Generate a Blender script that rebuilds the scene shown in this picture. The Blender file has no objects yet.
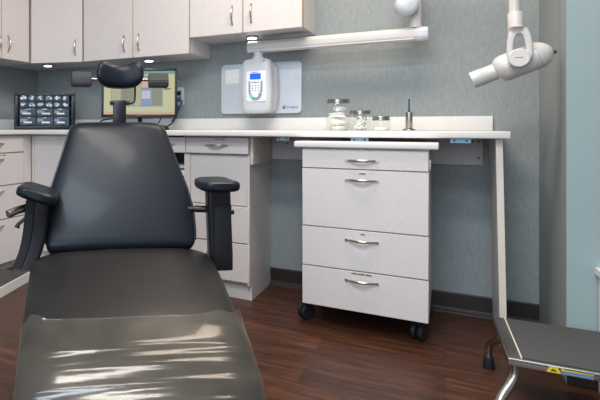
import bpy, bmesh, math, random
from mathutils import Vector, Matrix
random.seed(7)
S = bpy.context.scene
COL = S.collection
PI = math.pi
R = math.radians

# ------------------------------------------------------------------ materials
def lin(c):
    return tuple(((v/255)/12.92 if v/255 <= .04045 else ((v/255+.055)/1.055)**2.4) for v in c)

def mat(name, rgb, rough=.5, metal=0., spec=.5, var=.06, scale=30., stretch=(1, 1, 1), bump=0., coat=0., emit=None, estr=0., bscale=None):
    m = bpy.data.materials.new(name); m.use_nodes = True
    nt = m.node_tree; N = nt.nodes; L = nt.links
    b = N['Principled BSDF']
    b.inputs['Roughness'].default_value = rough
    b.inputs['Metallic'].default_value = metal
    b.inputs['Specular IOR Level'].default_value = spec
    b.inputs['Coat Weight'].default_value = coat
    b.inputs['Coat Roughness'].default_value = .12
    c = lin(rgb)
    tc = N.new('ShaderNodeTexCoord'); mp = N.new('ShaderNodeMapping'); nz = N.new('ShaderNodeTexNoise')
    mp.inputs['Scale'].default_value = stretch
    nz.inputs['Scale'].default_value = scale; nz.inputs['Detail'].default_value = 4
    L.new(tc.outputs['Object'], mp.inputs['Vector']); L.new(mp.outputs['Vector'], nz.inputs['Vector'])
    rp = N.new('ShaderNodeValToRGB')
    rp.color_ramp.elements[0].position = .3; rp.color_ramp.elements[1].position = .7
    rp.color_ramp.elements[0].color = tuple(max(0, v*(1-var)) for v in c)+(1,)
    rp.color_ramp.elements[1].color = tuple(min(1, v*(1+var)) for v in c)+(1,)
    L.new(nz.outputs['Fac'], rp.inputs['Fac']); L.new(rp.outputs['Color'], b.inputs['Base Color'])
    if bump:
        bp = N.new('ShaderNodeBump'); bp.inputs['Strength'].default_value = bump; bp.inputs['Distance'].default_value = .002
        src = nz
        if bscale:
            src = N.new('ShaderNodeTexNoise'); src.inputs['Scale'].default_value = bscale; src.inputs['Detail'].default_value = 3
            L.new(tc.outputs['Object'], src.inputs['Vector'])
        L.new(src.outputs['Fac'], bp.inputs['Height']); L.new(bp.outputs['Normal'], b.inputs['Normal'])
    if emit:
        b.inputs['Emission Color'].default_value = lin(emit)+(1,); b.inputs['Emission Strength'].default_value = estr
    return m

def thin_clear(name, tint, gloss_rough, haze, haze_rgb, ior=.035, bump=0.):
    """thin clear sheet: straight-through transparency, mirror sheen by angle and a little milky haze"""
    m = bpy.data.materials.new(name); m.use_nodes = True
    nt = m.node_tree; N = nt.nodes; L = nt.links
    N.remove(N['Principled BSDF']); out = N['Material Output']
    tr = N.new('ShaderNodeBsdfTransparent'); tr.inputs['Color'].default_value = tuple(tint)+(1,)
    df = N.new('ShaderNodeBsdfDiffuse'); df.inputs['Color'].default_value = lin(haze_rgb)+(1,)
    gl = N.new('ShaderNodeBsdfGlossy'); gl.inputs['Roughness'].default_value = gloss_rough
    fr = N.new('ShaderNodeLayerWeight'); fr.inputs['Blend'].default_value = .5
    pw = N.new('ShaderNodeMath'); pw.operation = 'POWER'; pw.inputs[1].default_value = 4
    ma = N.new('ShaderNodeMath'); ma.operation = 'MULTIPLY_ADD'; ma.inputs[1].default_value = .5; ma.inputs[2].default_value = ior
    L.new(fr.outputs['Facing'], pw.inputs[0]); L.new(pw.outputs[0], ma.inputs[0])
    m1 = N.new('ShaderNodeMixShader'); m1.inputs['Fac'].default_value = haze
    m2 = N.new('ShaderNodeMixShader')
    L.new(tr.outputs[0], m1.inputs[1]); L.new(df.outputs[0], m1.inputs[2])
    L.new(ma.outputs[0], m2.inputs['Fac']); L.new(m1.outputs[0], m2.inputs[1]); L.new(gl.outputs[0], m2.inputs[2])
    L.new(m2.outputs[0], out.inputs['Surface'])
    tc = N.new('ShaderNodeTexCoord'); nz = N.new('ShaderNodeTexNoise'); nz.inputs['Scale'].default_value = 14; nz.inputs['Detail'].default_value = 1.5
    L.new(tc.outputs['Object'], nz.inputs['Vector'])
    if bump:
        bp = N.new('ShaderNodeBump'); bp.inputs['Strength'].default_value = bump; bp.inputs['Distance'].default_value = .006
        L.new(nz.outputs['Fac'], bp.inputs['Height'])
        for n in (gl, fr): L.new(bp.outputs['Normal'], n.inputs['Normal'])
    if haze:
        mr = N.new('ShaderNodeMapRange'); mr.inputs['From Min'].default_value = .35; mr.inputs['From Max'].default_value = .7
        mr.inputs['To Min'].default_value = haze*.7; mr.inputs['To Max'].default_value = haze*1.4
        L.new(nz.outputs['Fac'], mr.inputs['Value']); L.new(mr.outputs['Result'], m1.inputs['Fac'])
    return m

def wallpaper(name, rgb):
    m = mat(name, rgb, rough=.75, spec=.25, var=.10, scale=70, stretch=(3.0, 3.0, .55), bump=.35)
    return m

def wood_floor():
    m = bpy.data.materials.new('dark_wood_planks'); m.use_nodes = True
    nt = m.node_tree; N = nt.nodes; L = nt.links; b = N['Principled BSDF']
    tc = N.new('ShaderNodeTexCoord')
    br = N.new('ShaderNodeTexBrick')
    br.inputs['Scale'].default_value = 1; br.inputs['Brick Width'].default_value = 1.25; br.inputs['Row Height'].default_value = .155
    br.inputs['Mortar Size'].default_value = .0009; br.inputs['Mortar Smooth'].default_value = .3; br.offset = .37
    br.inputs['Color1'].default_value = (.0, .0, .0, 1); br.inputs['Color2'].default_value = (1, 1, 1, 1); br.inputs['Mortar'].default_value = (.4, .4, .4, 1)
    L.new(tc.outputs['Object'], br.inputs['Vector'])
    mp = N.new('ShaderNodeMapping'); mp.inputs['Scale'].default_value = (1.6, 22, 1)
    ad = N.new('ShaderNodeVectorMath'); ad.operation = 'ADD'
    L.new(tc.outputs['Object'], ad.inputs[0]); L.new(br.outputs['Color'], ad.inputs[1]); L.new(ad.outputs[0], mp.inputs['Vector'])
    nz = N.new('ShaderNodeTexNoise'); nz.inputs['Scale'].default_value = 2.2; nz.inputs['Detail'].default_value = 8; nz.inputs['Roughness'].default_value = .65; nz.inputs['Distortion'].default_value = .6
    L.new(mp.outputs['Vector'], nz.inputs['Vector'])
    rp = N.new('ShaderNodeValToRGB'); e = rp.color_ramp.elements
    e[0].position = .30; e[0].color = lin((44, 27, 19))+(1,)
    e[1].position = .75; e[1].color = lin((116, 74, 51))+(1,)
    x = e.new(.5); x.color = lin((78, 47, 33))+(1,)
    L.new(nz.outputs['Fac'], rp.inputs['Fac'])
    mx = N.new('ShaderNodeMix'); mx.data_type = 'RGBA'; mx.blend_type = 'MULTIPLY'; mx.inputs['Factor'].default_value = 1
    mr = N.new('ShaderNodeMapRange'); mr.inputs['To Min'].default_value = .78; mr.inputs['To Max'].default_value = 1.15
    L.new(br.outputs['Color'], mr.inputs['Value']); L.new(rp.outputs['Color'], mx.inputs[6]); L.new(mr.outputs['Result'], mx.inputs[7])
    mo = N.new('ShaderNodeMix'); mo.data_type = 'RGBA'
    L.new(br.outputs['Fac'], mo.inputs['Factor']); L.new(mx.outputs[2], mo.inputs[6]); mo.inputs[7].default_value = lin((48, 29, 20))+(1,)
    L.new(mo.outputs[2], b.inputs['Base Color'])
    b.inputs['Roughness'].default_value = .38; b.inputs['Specular IOR Level'].default_value = .4
    bp = N.new('ShaderNodeBump'); bp.inputs['Strength'].default_value = .25; bp.inputs['Distance'].default_value = .002
    L.new(nz.outputs['Fac'], bp.inputs['Height']); L.new(bp.outputs['Normal'], b.inputs['Normal'])
    return m

M = {}
M['wall'] = wallpaper('grey_teal_fabric_wallcovering', (148, 155, 156))
M['paint'] = mat('pale_teal_paint', (152, 170, 172), rough=.6, spec=.3, var=.02, scale=8, bump=.05)
M['ceil'] = mat('white_ceiling_paint', (232, 230, 226), rough=.9, var=.02)
M['lam'] = mat('speckled_white_laminate', (220, 214, 212), rough=.45, spec=.35, var=.07, scale=160)
M['edge'] = mat('cream_edge_banding', (226, 216, 204), rough=.45, var=.03)
M['tan'] = mat('tan_edge_banding', (168, 142, 118), rough=.6, var=.05)
M['under'] = mat('shaded_cabinet_underside', (188, 188, 192), rough=.6, var=.04)  # laminate greyed, the shade under the cabinets put into the colour
M['top'] = mat('white_solid_surface', (228, 226, 223), rough=.3, spec=.4, var=.02, scale=80)
M['apron'] = mat('pale_grey_board', (202, 200, 200), rough=.6, var=.06, scale=120)
M['inside'] = mat('dark_cabinet_inside', (60, 60, 62), rough=.8)
M['base'] = mat('dark_brown_vinyl_base', (44, 35, 33), rough=.5, var=.08)
M['floor'] = wood_floor()
M['nickel'] = mat('brushed_nickel', (196, 192, 186), rough=.28, metal=1, var=.04, scale=200)
M['steel'] = mat('stainless_steel', (176, 173, 168), rough=.30, metal=1, var=.05, scale=90)
M['darksteel'] = mat('dark_bronze_metal', (48, 40, 38), rough=.38, metal=.5, var=.05)
M['vinyl'] = mat('cool_lit_black_vinyl', (26, 31, 39), rough=.40, spec=.23, var=.05, scale=20, bump=.03, bscale=260, coat=.06)  # navy tint puts the cool light on backrest and headrest into the colour
M['seatv'] = mat('warm_lit_seat_vinyl', (35, 33, 33), rough=.42, spec=.27, var=.08, scale=12, bump=.03, bscale=260, coat=.06)  # seat copy of the vinyl, warm light put into its colour
M['pipe'] = mat('black_welt_vinyl', (30, 31, 35), rough=.4, var=.05)
M['blackp'] = mat('black_plastic', (22, 24, 29), rough=.35, var=.08)
M['blackm'] = mat('matt_black_pad', (16, 17, 21), rough=.7, var=.1)
M['rubber'] = mat('black_rubber', (26, 28, 34), rough=.6, var=.1)
M['grit'] = mat('grey_ribbed_rubber_tread', (70, 70, 71), rough=.8, var=.22, scale=320, bump=.4)
M['mid'] = mat('grey_painted_steel', (90, 92, 96), rough=.5, var=.05)
M['ivory'] = mat('ivory_enamel', (206, 202, 198), rough=.35, var=.02, coat=.1)
M['cool'] = mat('cool_white_enamel', (208, 211, 218), rough=.35, var=.02, coat=.1)
M['plate'] = mat('pale_grey_plastic_plate', (206, 211, 219), rough=.35, var=.02)
M['panelw'] = mat('white_control_panel', (238, 241, 246), rough=.4, var=.01)
M['slate'] = mat('blue_grey_keypad', (140, 158, 182), rough=.5, var=.04)
M['lcd'] = mat('blue_lit_display', (20, 70, 220), rough=.3, var=.05, emit=(24, 86, 255), estr=1.0)
M['green'] = mat('green_lit_button', (40, 220, 150), rough=.4, emit=(40, 240, 160), estr=.66)
M['blueink'] = mat('blue_ink', (30, 96, 160), rough=.6)
M['greyink'] = mat('grey_ink', (96, 96, 100), rough=.7)
M['ink'] = mat('dark_ink', (58, 56, 58), rough=.7)
M['paper'] = mat('white_paper', (240, 240, 238), rough=.8, var=.02)
M['cotton'] = mat('white_cotton', (246, 243, 238), rough=.95, spec=.1, var=.05, scale=120, bump=.6)
M['glass'] = thin_clear('clear_jar_glass', (.975, .99, .985), .02, .03, (220, 232, 228))
M['drawer'] = mat('smoky_clear_plastic', (74, 92, 112), rough=.12, spec=.7, var=.35, scale=45)
M['glint'] = mat('pale_drawer_glints', (232, 238, 244), rough=.4, var=.15, scale=60)
M['cover'] = thin_clear('clear_vinyl_sheet', (.95, .94, .92), .13, .032, (190, 182, 168), ior=.018, bump=.18)
M['bluecord'] = mat('blue_plastic', (44, 84, 150), rough=.4)
M['clip'] = mat('pale_blue_zinc', (150, 188, 208), rough=.4, metal=.3, var=.1)
M['yellow'] = mat('yellow_sticker', (232, 206, 30), rough=.5)
M['puck'] = mat('lit_puck_lens', (255, 255, 255), rough=.5, emit=(236, 240, 255), estr=9)
M['scr_bg'] = mat('screen_cream', (30, 30, 30), rough=.25, emit=(206, 200, 150), estr=.62)
M['scr_teal'] = mat('screen_teal', (30, 30, 30), rough=.25, emit=(96, 152, 140), estr=.62)
M['scr_olive'] = mat('screen_olive', (30, 30, 30), rough=.25, emit=(134, 132, 98), estr=.58)
M['scr_sand'] = mat('screen_sand', (30, 30, 30), rough=.25, emit=(178, 174, 126), estr=.62)
M['scr_tan'] = mat('screen_tan', (30, 30, 30), rough=.25, emit=(214, 172, 120), estr=.62)
M['scr_pink'] = mat('screen_pink', (30, 30, 30), rough=.25, emit=(232, 170, 150), estr=.62)
M['scr_lilac'] = mat('screen_lilac', (30, 30, 30), rough=.25, emit=(196, 190, 214), estr=.66)
M['scr_blue'] = mat('screen_blue', (30, 30, 30), rough=.25, emit=(126, 134, 200), estr=.66)
M['scuff'] = mat('bare_plaster_scuff', (214, 212, 206), rough=.9)
M['dark_hole'] = mat('dark_screw_hole', (40, 40, 44), rough=.8)
M['bluestripe'] = mat('blue_label', (104, 138, 170), rough=.5, var=.2, scale=300)

# ------------------------------------------------------------------ helpers
def put(bm, tb):
    me = bpy.data.meshes.new('tmp'); tb.to_mesh(me); bm.from_mesh(me); bpy.data.meshes.remove(me); tb.free()

def bx(bm, x0, x1, y0, y1, z0, z1, bev=0., seg=2, rot=None, mi=0):
    t = bmesh.new(); bmesh.ops.create_cube(t, size=1)
    for v in t.verts: v.co = Vector(((x1-x0)*v.co.x, (y1-y0)*v.co.y, (z1-z0)*v.co.z))
    if bev: bmesh.ops.bevel(t, geom=t.edges[:], offset=bev, segments=seg, affect='EDGES', profile=.5)
    if rot: t.transform(rot)
    t.transform(Matrix.Translation(((x0+x1)/2, (y0+y1)/2, (z0+z1)/2)))
    for f in t.faces: f.material_index = mi
    put(bm, t); return bm

def box(*a, **k): return bx(bmesh.new(), *a, **k)

def loft(bm, secs, cap=True, closed=True, mi=0):
    t = bmesh.new(); rings = [[t.verts.new(p) for p in s] for s in secs]; n = len(secs[0])
    for a, b in zip(rings, rings[1:]):
        for i in range(n if closed else n-1):
            j = (i+1) % n; t.faces.new((a[i], a[j], b[j], b[i]))
    if cap and closed:
        t.faces.new(rings[0][::-1]); t.faces.new(rings[-1])
    bmesh.ops.recalc_face_normals(t, faces=t.faces[:])
    for f in t.faces: f.material_index = mi
    put(bm, t); return bm

def sweep(bm, pts, rad, n=12, flat=1., up=None, mi=0):
    """tube along points; rad may be a list; flat squashes the second axis"""
    pts = [Vector(p) for p in pts]
    rs = rad if isinstance(rad, (list, tuple)) else [rad]*len(pts)
    secs = []; prev = None
    for i, p in enumerate(pts):
        d = (pts[min(i+1, len(pts)-1)]-pts[max(i-1, 0)]).normalized()
        if prev is None:
            u = Vector(up) if up else (Vector((0, 0, 1)) if abs(d.z) < .9 else Vector((0, 1, 0)))
        else: u = prev
        u = (u-d*u.dot(d)).normalized(); w = d.cross(u); prev = u
        secs.append([p+u*math.cos(2*PI*k/n)*rs[i]+w*math.sin(2*PI*k/n)*rs[i]*flat for k in range(n)])
    return loft(bm, secs, mi=mi)

def smooth_pts(pts, sub=6):
    P = [Vector(p) for p in pts]; out = []
    for i in range(len(P)-1):
        a, b, c, d = P[max(i-1, 0)], P[i], P[i+1], P[min(i+2, len(P)-1)]
        for k in range(sub):
            t = k/sub
            out.append(.5*((2*b)+(c-a)*t+(2*a-5*b+4*c-d)*t*t+(3*b-a-3*c+d)*t**3))
    out.append(P[-1]); return out

def lathe(bm, prof, c=(0, 0, 0), n=32, axis='z', mi=0):
    """profile of (radius, height) turned about an axis through c"""
    secs = []
    for r, h in prof:
        ring = []
        for k in range(n):
            a = 2*PI*k/n; x, y = r*math.cos(a), r*math.sin(a)
            v = {'z': (x, y, h), 'y': (x, h, y), 'x': (h, x, y)}[axis]
            ring.append(Vector(v)+Vector(c))
        secs.append(ring)
    return loft(bm, secs, mi=mi)

def sup(n, a, b, p):
    out = []
    for k in range(n):
        t = 2*PI*k/n; c, s = math.cos(t), math.sin(t)
        out.append((a*math.copysign(abs(c)**(2/p), c), b*math.copysign(abs(s)**(2/p), s)))
    return out

def rrect(w, h, r, n=6):
    out = []
    for cx, cy, a0 in ((w/2-r, h/2-r, 0), (-w/2+r, h/2-r, 90), (-w/2+r, -h/2+r, 180), (w/2-r, -h/2+r, 270)):
        for k in range(n+1):
            a = R(a0+90*k/n); out.append((cx+r*math.cos(a), cy+r*math.sin(a)))
    return out

def slab(bm, outline, y0, y1, c=(0, 0, 0), bev=0., rot=None, mi=0):
    """outline in the xz plane pushed through from y0 to y1, front and back edges eased"""
    t = bmesh.new()
    f = t.faces.new([t.verts.new((x, y0, z)) for x, z in outline])
    r = bmesh.ops.extrude_face_region(t, geom=[f])
    for v in r['geom']:
        if isinstance(v, bmesh.types.BMVert): v.co.y = y1
    bmesh.ops.recalc_face_normals(t, faces=t.faces[:])
    if bev:
        ed = [e for e in t.edges if abs(e.verts[0].co.y-e.verts[1].co.y) < 1e-6]
        bmesh.ops.bevel(t, geom=ed, offset=bev, segments=3, affect='EDGES', profile=.5)
    if rot: t.transform(rot)
    t.transform(Matrix.Translation(c))
    for f in t.faces: f.material_index = mi
    put(bm, t); return bm

def W(o):
    m = o.matrix_basis.copy()
    return W(o.parent) @ m if o.parent else m

def obj(name, bm, m, parent=None, local=False, smooth=True, label=None):
    """links a bmesh as ONE mesh object; unless local, its points are in the room's coordinates"""
    if parent and not local: bm.transform(W(parent).inverted())
    me = bpy.data.meshes.new(name); bm.to_mesh(me); bm.free()
    for k in (m if isinstance(m, (list, tuple)) else [m]): me.materials.append(M[k])
    if smooth:
        me.polygons.foreach_set('use_smooth', [True]*len(me.polygons))
        me.set_sharp_from_angle(angle=R(38))
    o = bpy.data.objects.new(name, me); COL.objects.link(o)
    if parent: o.parent = parent
    if label: o['label'] = label
    return o

def tag(o, label, cat, group=None):
    o['label'] = label; o['category'] = cat
    if group: o['group'] = group
    return o

def thing(name, label, cat, loc=(0, 0, 0), rz=0., group=None):
    o = bpy.data.objects.new(name, None); COL.objects.link(o); o.empty_display_size = .05
    o.location = loc; o.rotation_euler = (0, 0, rz)
    return tag(o, label, cat, group)

def struct(name, bm, m, parent=None, smooth=False):
    o = obj(name, bm, m, parent, smooth=smooth)
    if not parent: o['kind'] = 'structure'
    return o

def copy_tree(o, parent=None):
    c = o.copy(); COL.objects.link(c)
    if parent: c.parent = parent
    for ch in list(o.children): copy_tree(ch, c)
    return c

def handle(c, axis, out, length, bow=.026, r=.0052):
    """bow handle: an arch standing off a front, flattened, thicker in the middle"""
    c, axis, out = Vector(c), Vector(axis), Vector(out); pts = []; rad = []
    for k in range(15):
        t = -1+2*k/14
        pts.append(c+axis*t*length/2+out*(bow*(1-t*t)-.002)); rad.append(r*(.75+.45*(1-t*t)))
    b = bmesh.new(); sweep(b, pts, rad, 10, .8)
    for s in (-1, 1):
        p = c+axis*s*length/2
        sweep(b, [p-out*.002, p+out*.006], r*1.15, 10)
    return b

# ------------------------------------------------------------------ the room
BY = 2.95           # back wall
struct('floor', box(-2.9, 2.2, -2.2, 3.1, -.05, 0), 'floor')
struct('ceiling', box(-2.9, 2.2, -2.2, 3.1, 2.62, 2.70), 'ceil')
struct('wall_back', box(-2.9, .6, BY, 3.1, 0, 2.62), 'wall')
struct('wall_left', box(-2.9, -2.69, -2.2, BY, 0, 2.62), 'wall')
wr = bmesh.new()
bx(wr, .377, 2.2, 2.333, 3.1, 0, 2.62)
for f in wr.faces:
    if f.normal.y < -.9: f.material_index = 1
wr_o = struct('wall_right', wr, ['wall', 'paint'])
# skirting on the back wall, with the rounded toe at the floor
def skirting(x0, x1):
    b = bmesh.new()
    prof = [(BY-.001, 0), (BY-.020, 0), (BY-.018, .006), (BY-.010, .014), (BY-.0065, .026), (BY-.006, .094), (BY-.004, .1), (BY-.001, .1)]
    return loft(b, [[(x, y, z) for y, z in prof] for x in (x0, x1)])
struct('baseboard_back', skirting(-.885, .377), 'base')
struct('baseboard_right', box(.378, 1.6, 2.326, 2.3325, 0, .1, bev=.002), 'base')
# scuffs where the wall covering has been knocked through
def blotch(c, n, pts):
    b = bmesh.new(); u = Vector((0, 0, 1)); w = n.cross(u)
    for (a, z, r) in pts:
        t = bmesh.new(); k = 9
        f = t.faces.new([t.verts.new(c+n*.0006+w*(a+r*random.uniform(.5, 1)*math.cos(2*PI*i/k))+u*(z+1.7*r*random.uniform(.5, 1)*math.sin(2*PI*i/k))) for i in range(k)])
        put(b, t)
    return b
struct('wall_right_scuff', blotch(Vector((.377, 2.84, .30)), Vector((-1, 0, 0)), [(0, 0, .006), (.004, .03, .004), (-.006, -.026, .007), (.002, -.05, .008), (-.012, .06, .003)]), 'scuff', wr_o)
struct('wall_right_chip', blotch(Vector((.377, 2.345, 1.08)), Vector((-1, 0, 0)), [(0, 0, .004), (.004, .03, .003), (-.003, -.05, .004)]), 'scuff', wr_o)
# low boxed ledge against the painted wall
lb = box(.464, 1.1, 2.22, 2.3255, 0, .405)
loft(lb, [[(x, 2.3325, .405), (x, 2.21, .405), (x, 2.21, .410), (x, 2.236, .428), (x, 2.3325, .428)] for x in (.456, 1.1)])
struct('trim_1', lb, 'top')

# ------------------------------------------------------------------ worktop along the back and left walls
CT, CB = .902, .872
wt = thing('worktop', 'long white worktop with low upstand running round the corner', 'worktop', (-1.2, 2.7, CB))
b = bmesh.new(); t = bmesh.new()
out = [(-2.689, 1.885), (-2.375, 1.885), (-2.375, 2.497), (.229, 2.497), (.229, BY-.001), (-2.689, BY-.001)]
f = t.faces.new([t.verts.new((x, y, CB)) for x, y in out])
r = bmesh.ops.extrude_face_region(t, geom=[f])
for v in r['geom']:
    if isinstance(v, bmesh.types.BMVert): v.co.z = CT
bmesh.ops.recalc_face_normals(t, faces=t.faces[:])
bmesh.ops.bevel(t, geom=t.edges[:], offset=.005, segments=3, affect='EDGES', profile=.5); put(b, t)
obj('slab', b, 'top', wt)
b = box(-2.688, .198, BY-.021, BY-.001, CT, .973, bev=.003); bx(b, -2.688, -2.668, 1.885, BY-.02, CT, .973, bev=.003)
obj('upstand', b, 'top', wt)

# ------------------------------------------------------------------ lower cabinets, back wall
FY = 2.58
def front(x0, x1, z0, z1, y, th=.018): return box(x0+.0015, x1-.0015, y, y+th, z0+.0015, z1-.0015, bev=.0015, seg=1)
def label_strip(c, w, parent, facing='y', hh=.006):
    x, y, z = c; b = bmesh.new()
    n = max(3, int(w/.006))
    for k in range(n):
        ww = w/n*random.uniform(.45, .95); p = -w/2+w*k/n
        if facing == 'y': bx(b, x+p, x+p+ww, y-.0006, y+.0002, z-hh/2, z+hh/2*random.uniform(.5, 1))
        else: bx(b, x-.0002, x+.0006, y+p, y+p+ww, z-hh/2, z+hh/2*random.uniform(.5, 1))
    return obj('printed_label', b, 'ink', parent, smooth=False)

# drawer and bin unit at the open end of the run
c = thing('base_cabinet', 'white base cabinet with top drawer and recessed panel beside the open knee space', 'cabinet', (-1.068, 2.75, 0))
b = box(-1.2495, -.887, FY+.019, BY-.002, .085, CB-.001)
bx(b, -1.2495, -1.232, FY+.001, FY+.02, .085, .774); bx(b, -.9, -.887, FY+.001, FY+.02, .085, .774)
obj('body', b, 'lam', c)
obj('plinth', box(-1.2495, -.887, FY+.035, BY-.03, 0, .085), 'lam', c)
d = obj('drawer', front(-1.25, -.887, .776, .864, FY-.018, .034), 'lam', c)
obj('handle', handle((-1.066, FY-.018, .822), (1, 0, 0), (0, -1, 0), .12), 'nickel', d)
label_strip((-1.045, FY-.018, .852), .06, d)
d = obj('panel_door', front(-1.232, -.9, .501, .771, FY+.004, .016), 'lam', c)
for z0, z1 in ((.305, .498), (.098, .302)):
    d = obj('drawer', front(-1.25, -.887, z0, z1, FY-.004, .022), 'lam', c)
    obj('handle', handle((-1.066, FY-.004, z1-.07), (1, 0, 0), (0, -1, 0), .12), 'nickel', d)
obj('side_board', box(-.8865, -.872, FY+.012, BY-.024, .722, CB-.001, bev=.001), 'edge', c)
for (y, z, rr) in ((2.62, .75, .003), (2.62, .845, .003), (2.70, .845, .004), (2.76, .83, .005), (2.80, .80, .004)):
    b = bmesh.new(); lathe(b, [(rr, -.8725), (rr, -.8716)], (0, y, z), 10, 'x'); obj('screw_hole', b, 'dark_hole', c)

# drawer over an open niche, under the monitor
c = thing('base_cabinet', 'white base cabinet with open dark niche under its drawer, behind the dental chair', 'cabinet', (-1.48, 2.75, 0))
b = box(-1.7, -1.683, FY+.002, BY-.002, .085, CB-.001)
bx(b, -1.268, -1.2505, FY+.002, BY-.002, .085, CB-.001)
bx(b, -1.683, -1.268, FY+.002, BY-.002, .085, .10); bx(b, -1.683, -1.268, FY+.019, BY-.002, .773, .788); bx(b, -1.683, -1.268, FY+.002, BY-.002, .43, .445)
bx(b, -1.683, -1.268, BY-.02, BY-.002, .1, .773, mi=1)
obj('body', b, ['edge', 'inside'], c)
obj('shelf', box(-1.682, -1.269, FY+.02, BY-.022, .60, .612), 'edge', c)
obj('plinth', box(-1.7, -1.2505, FY+.035, BY-.03, 0, .085), 'lam', c)
d = obj('drawer', front(-1.7, -1.2505, .776, .864, FY-.018, .034), 'lam', c)
obj('handle', handle((-1.385, FY-.018, .822), (1, 0, 0), (0, -1, 0), .12), 'nickel', d)
d = obj('drawer', front(-1.7, -1.2505, .098, .43, FY-.004, .022), 'lam', c)
obj('handle', handle((-1.475, FY-.004, .36), (1, 0, 0), (0, -1, 0), .12), 'nickel', d)
# what sits in the niche
def carton(x, y, z, w, dp, h, lab, m='paper'):
    bb = box(x-w/2, x+w/2, y-dp/2, y+dp/2, z, z+h, bev=.003)
    bx(bb, x-w/2+.006, x+w/2-.006, y-dp/2-.0006, y-dp/2, z+h*.3, z+h*.62, mi=1)
    return tag(obj('carton', bb, [m, 'bluecord'], smooth=False), lab, 'carton', 'cartons in the open niche')
carton(-1.345, 2.72, .612, .13, .14, .045, 'lower white carton on the niche shelf behind the chair back')
carton(-1.340, 2.73, .657, .11, .12, .04, 'upper white carton stacked in the niche behind the chair back')

# corner cabinet, left of the chair
c = thing('corner_cabinet', 'white corner base cabinet with one wide plain door under the worktop', 'cabinet', (-2.05, 2.77, 0))
obj('body', box(-2.688, -1.7015, FY+.02, BY-.002, .085, CB-.001), 'lam', c)
obj('filler_post', box(-2.405, -2.388, FY, FY+.02, .085, .864, bev=.001), 'edge', c)
obj('plinth', box(-2.688, -1.7015, FY+.035, BY-.03, 0, .085), 'lam', c)
d = obj('door', front(-2.385, -1.7015, .098, .862, FY, .018), 'lam', c)
label_strip((-2.17, FY, .842), .022, d)
obj('handle', handle((-1.76, FY, .74), (0, 0, 1), (0, -1, 0), .12), 'nickel', d)

# left run, drawers facing the chair
LX = -2.41
c = thing('drawer_cabinet', 'white drawer cabinet along the left wall, drawers facing the dental chair', 'cabinet', (-2.55, 2.2, 0))
obj('body', box(-2.688, LX-.019, 1.9, FY+.018, .05, CB-.001), 'lam', c)
obj('plinth', box(-2.66, LX-.06, 1.9, FY+.018, 0, .05), 'lam', c)
obj('filler_post', box(LX-.018, LX-.002, 2.512, FY-.001, .05, .864), 'lam', c)
for z0, z1, hz in ((.757, .864, .815), (.552, .753, .716), (.340, .548, .514), (.06, .336, .298)):
    d = obj('drawer', box(LX-.018, LX, 2.002, 2.508, z0+.0015, z1-.0015, bev=.0015, seg=1), 'lam', c)
    obj('handle', handle((LX, 2.262, hz), (0, 1, 0), (1, 0, 0), .125), 'nickel', d)
    if z1 > .7 and z1 < .8: label_strip((LX, 2.315, .742), .07, d, 'x')

# boards under the knee space and the panel that carries the end of the worktop
ap = obj('apron_board', box(-.871, .158, BY-.022, BY-.002, .735, CB-.001, bev=.001), 'apron')
tag(ap, 'pale grey board fixed along the wall just under the worktop', 'board')
for x, z in ((-.78, .825), (-.76, .85), (.115, .85), (.14, .77), (.14, .85)):
    b = bmesh.new(); lathe(b, [(.0045, BY-.0224), (.0045, BY-.0216)], (x, 0, z), 10, 'y'); obj('screw_hole', b, 'dark_hole', ap)
ep = thing('end_panel', 'tall white end panel holding up the right end of the worktop', 'panel', (.19, 2.74, 0))
b = bmesh.new()
def epx(z): return .181+.016*(1-z/.871)
loft(b, [[(epx(z)+dx, y, z) for dx, y in ((0, 2.545), (.024, 2.545), (.024, BY-.026), (0, BY-.026))] for z in (.034, .871)])
obj('board', b, 'lam', ep, smooth=False)
b = bmesh.new()
loft(b, [[(epx(z)+dx, y, z) for dx, y in ((0, 2.541), (.024, 2.541), (.024, 2.5449), (0, 2.5449))] for z in (.034, .871)])
obj('edge_strip', b, 'edge', ep, smooth=False)
for y in (2.585, 2.88):
    b = bmesh.new(); lathe(b, [(.0, 0), (.015, 0), (.015, .006), (.005, .010), (.005, .0345), (.0, .0345)], (.209, y, 0), 18); obj('levelling_foot', b, 'nickel', ep)

# zinc fixing brackets hanging under the worktop front
def bracket(x, w, lab):
    t_ = thing('mounting_bracket', lab, 'bracket', (x, 2.56, CB), 0, 'fixing brackets under the worktop')
    b = box(-w/2, w/2, -.012, -.0095, -.021, -.0005, bev=.0008, seg=1); bx(b, -w/2, w/2, -.0095, .025, -.003, -.0005)
    obj('plate', b, 'clip', t_, local=True, smooth=False)
    for s in (-1, 1):
        b = bmesh.new(); lathe(b, [(.0042, -.0128), (.0042, -.0118)], (s*w*.3, 0, -.011), 10, 'y')
        obj('screw', b, 'dark_hole', t_, local=True)
bracket(-.703, .062, 'pale blue bracket under the worktop, left of the drawer cart')
bracket(-.345, .078, 'pale blue bracket under the worktop, above the drawer cart')
bracket(.057, .076, 'pale blue bracket under the worktop, between drawer cart and end panel')

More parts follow.
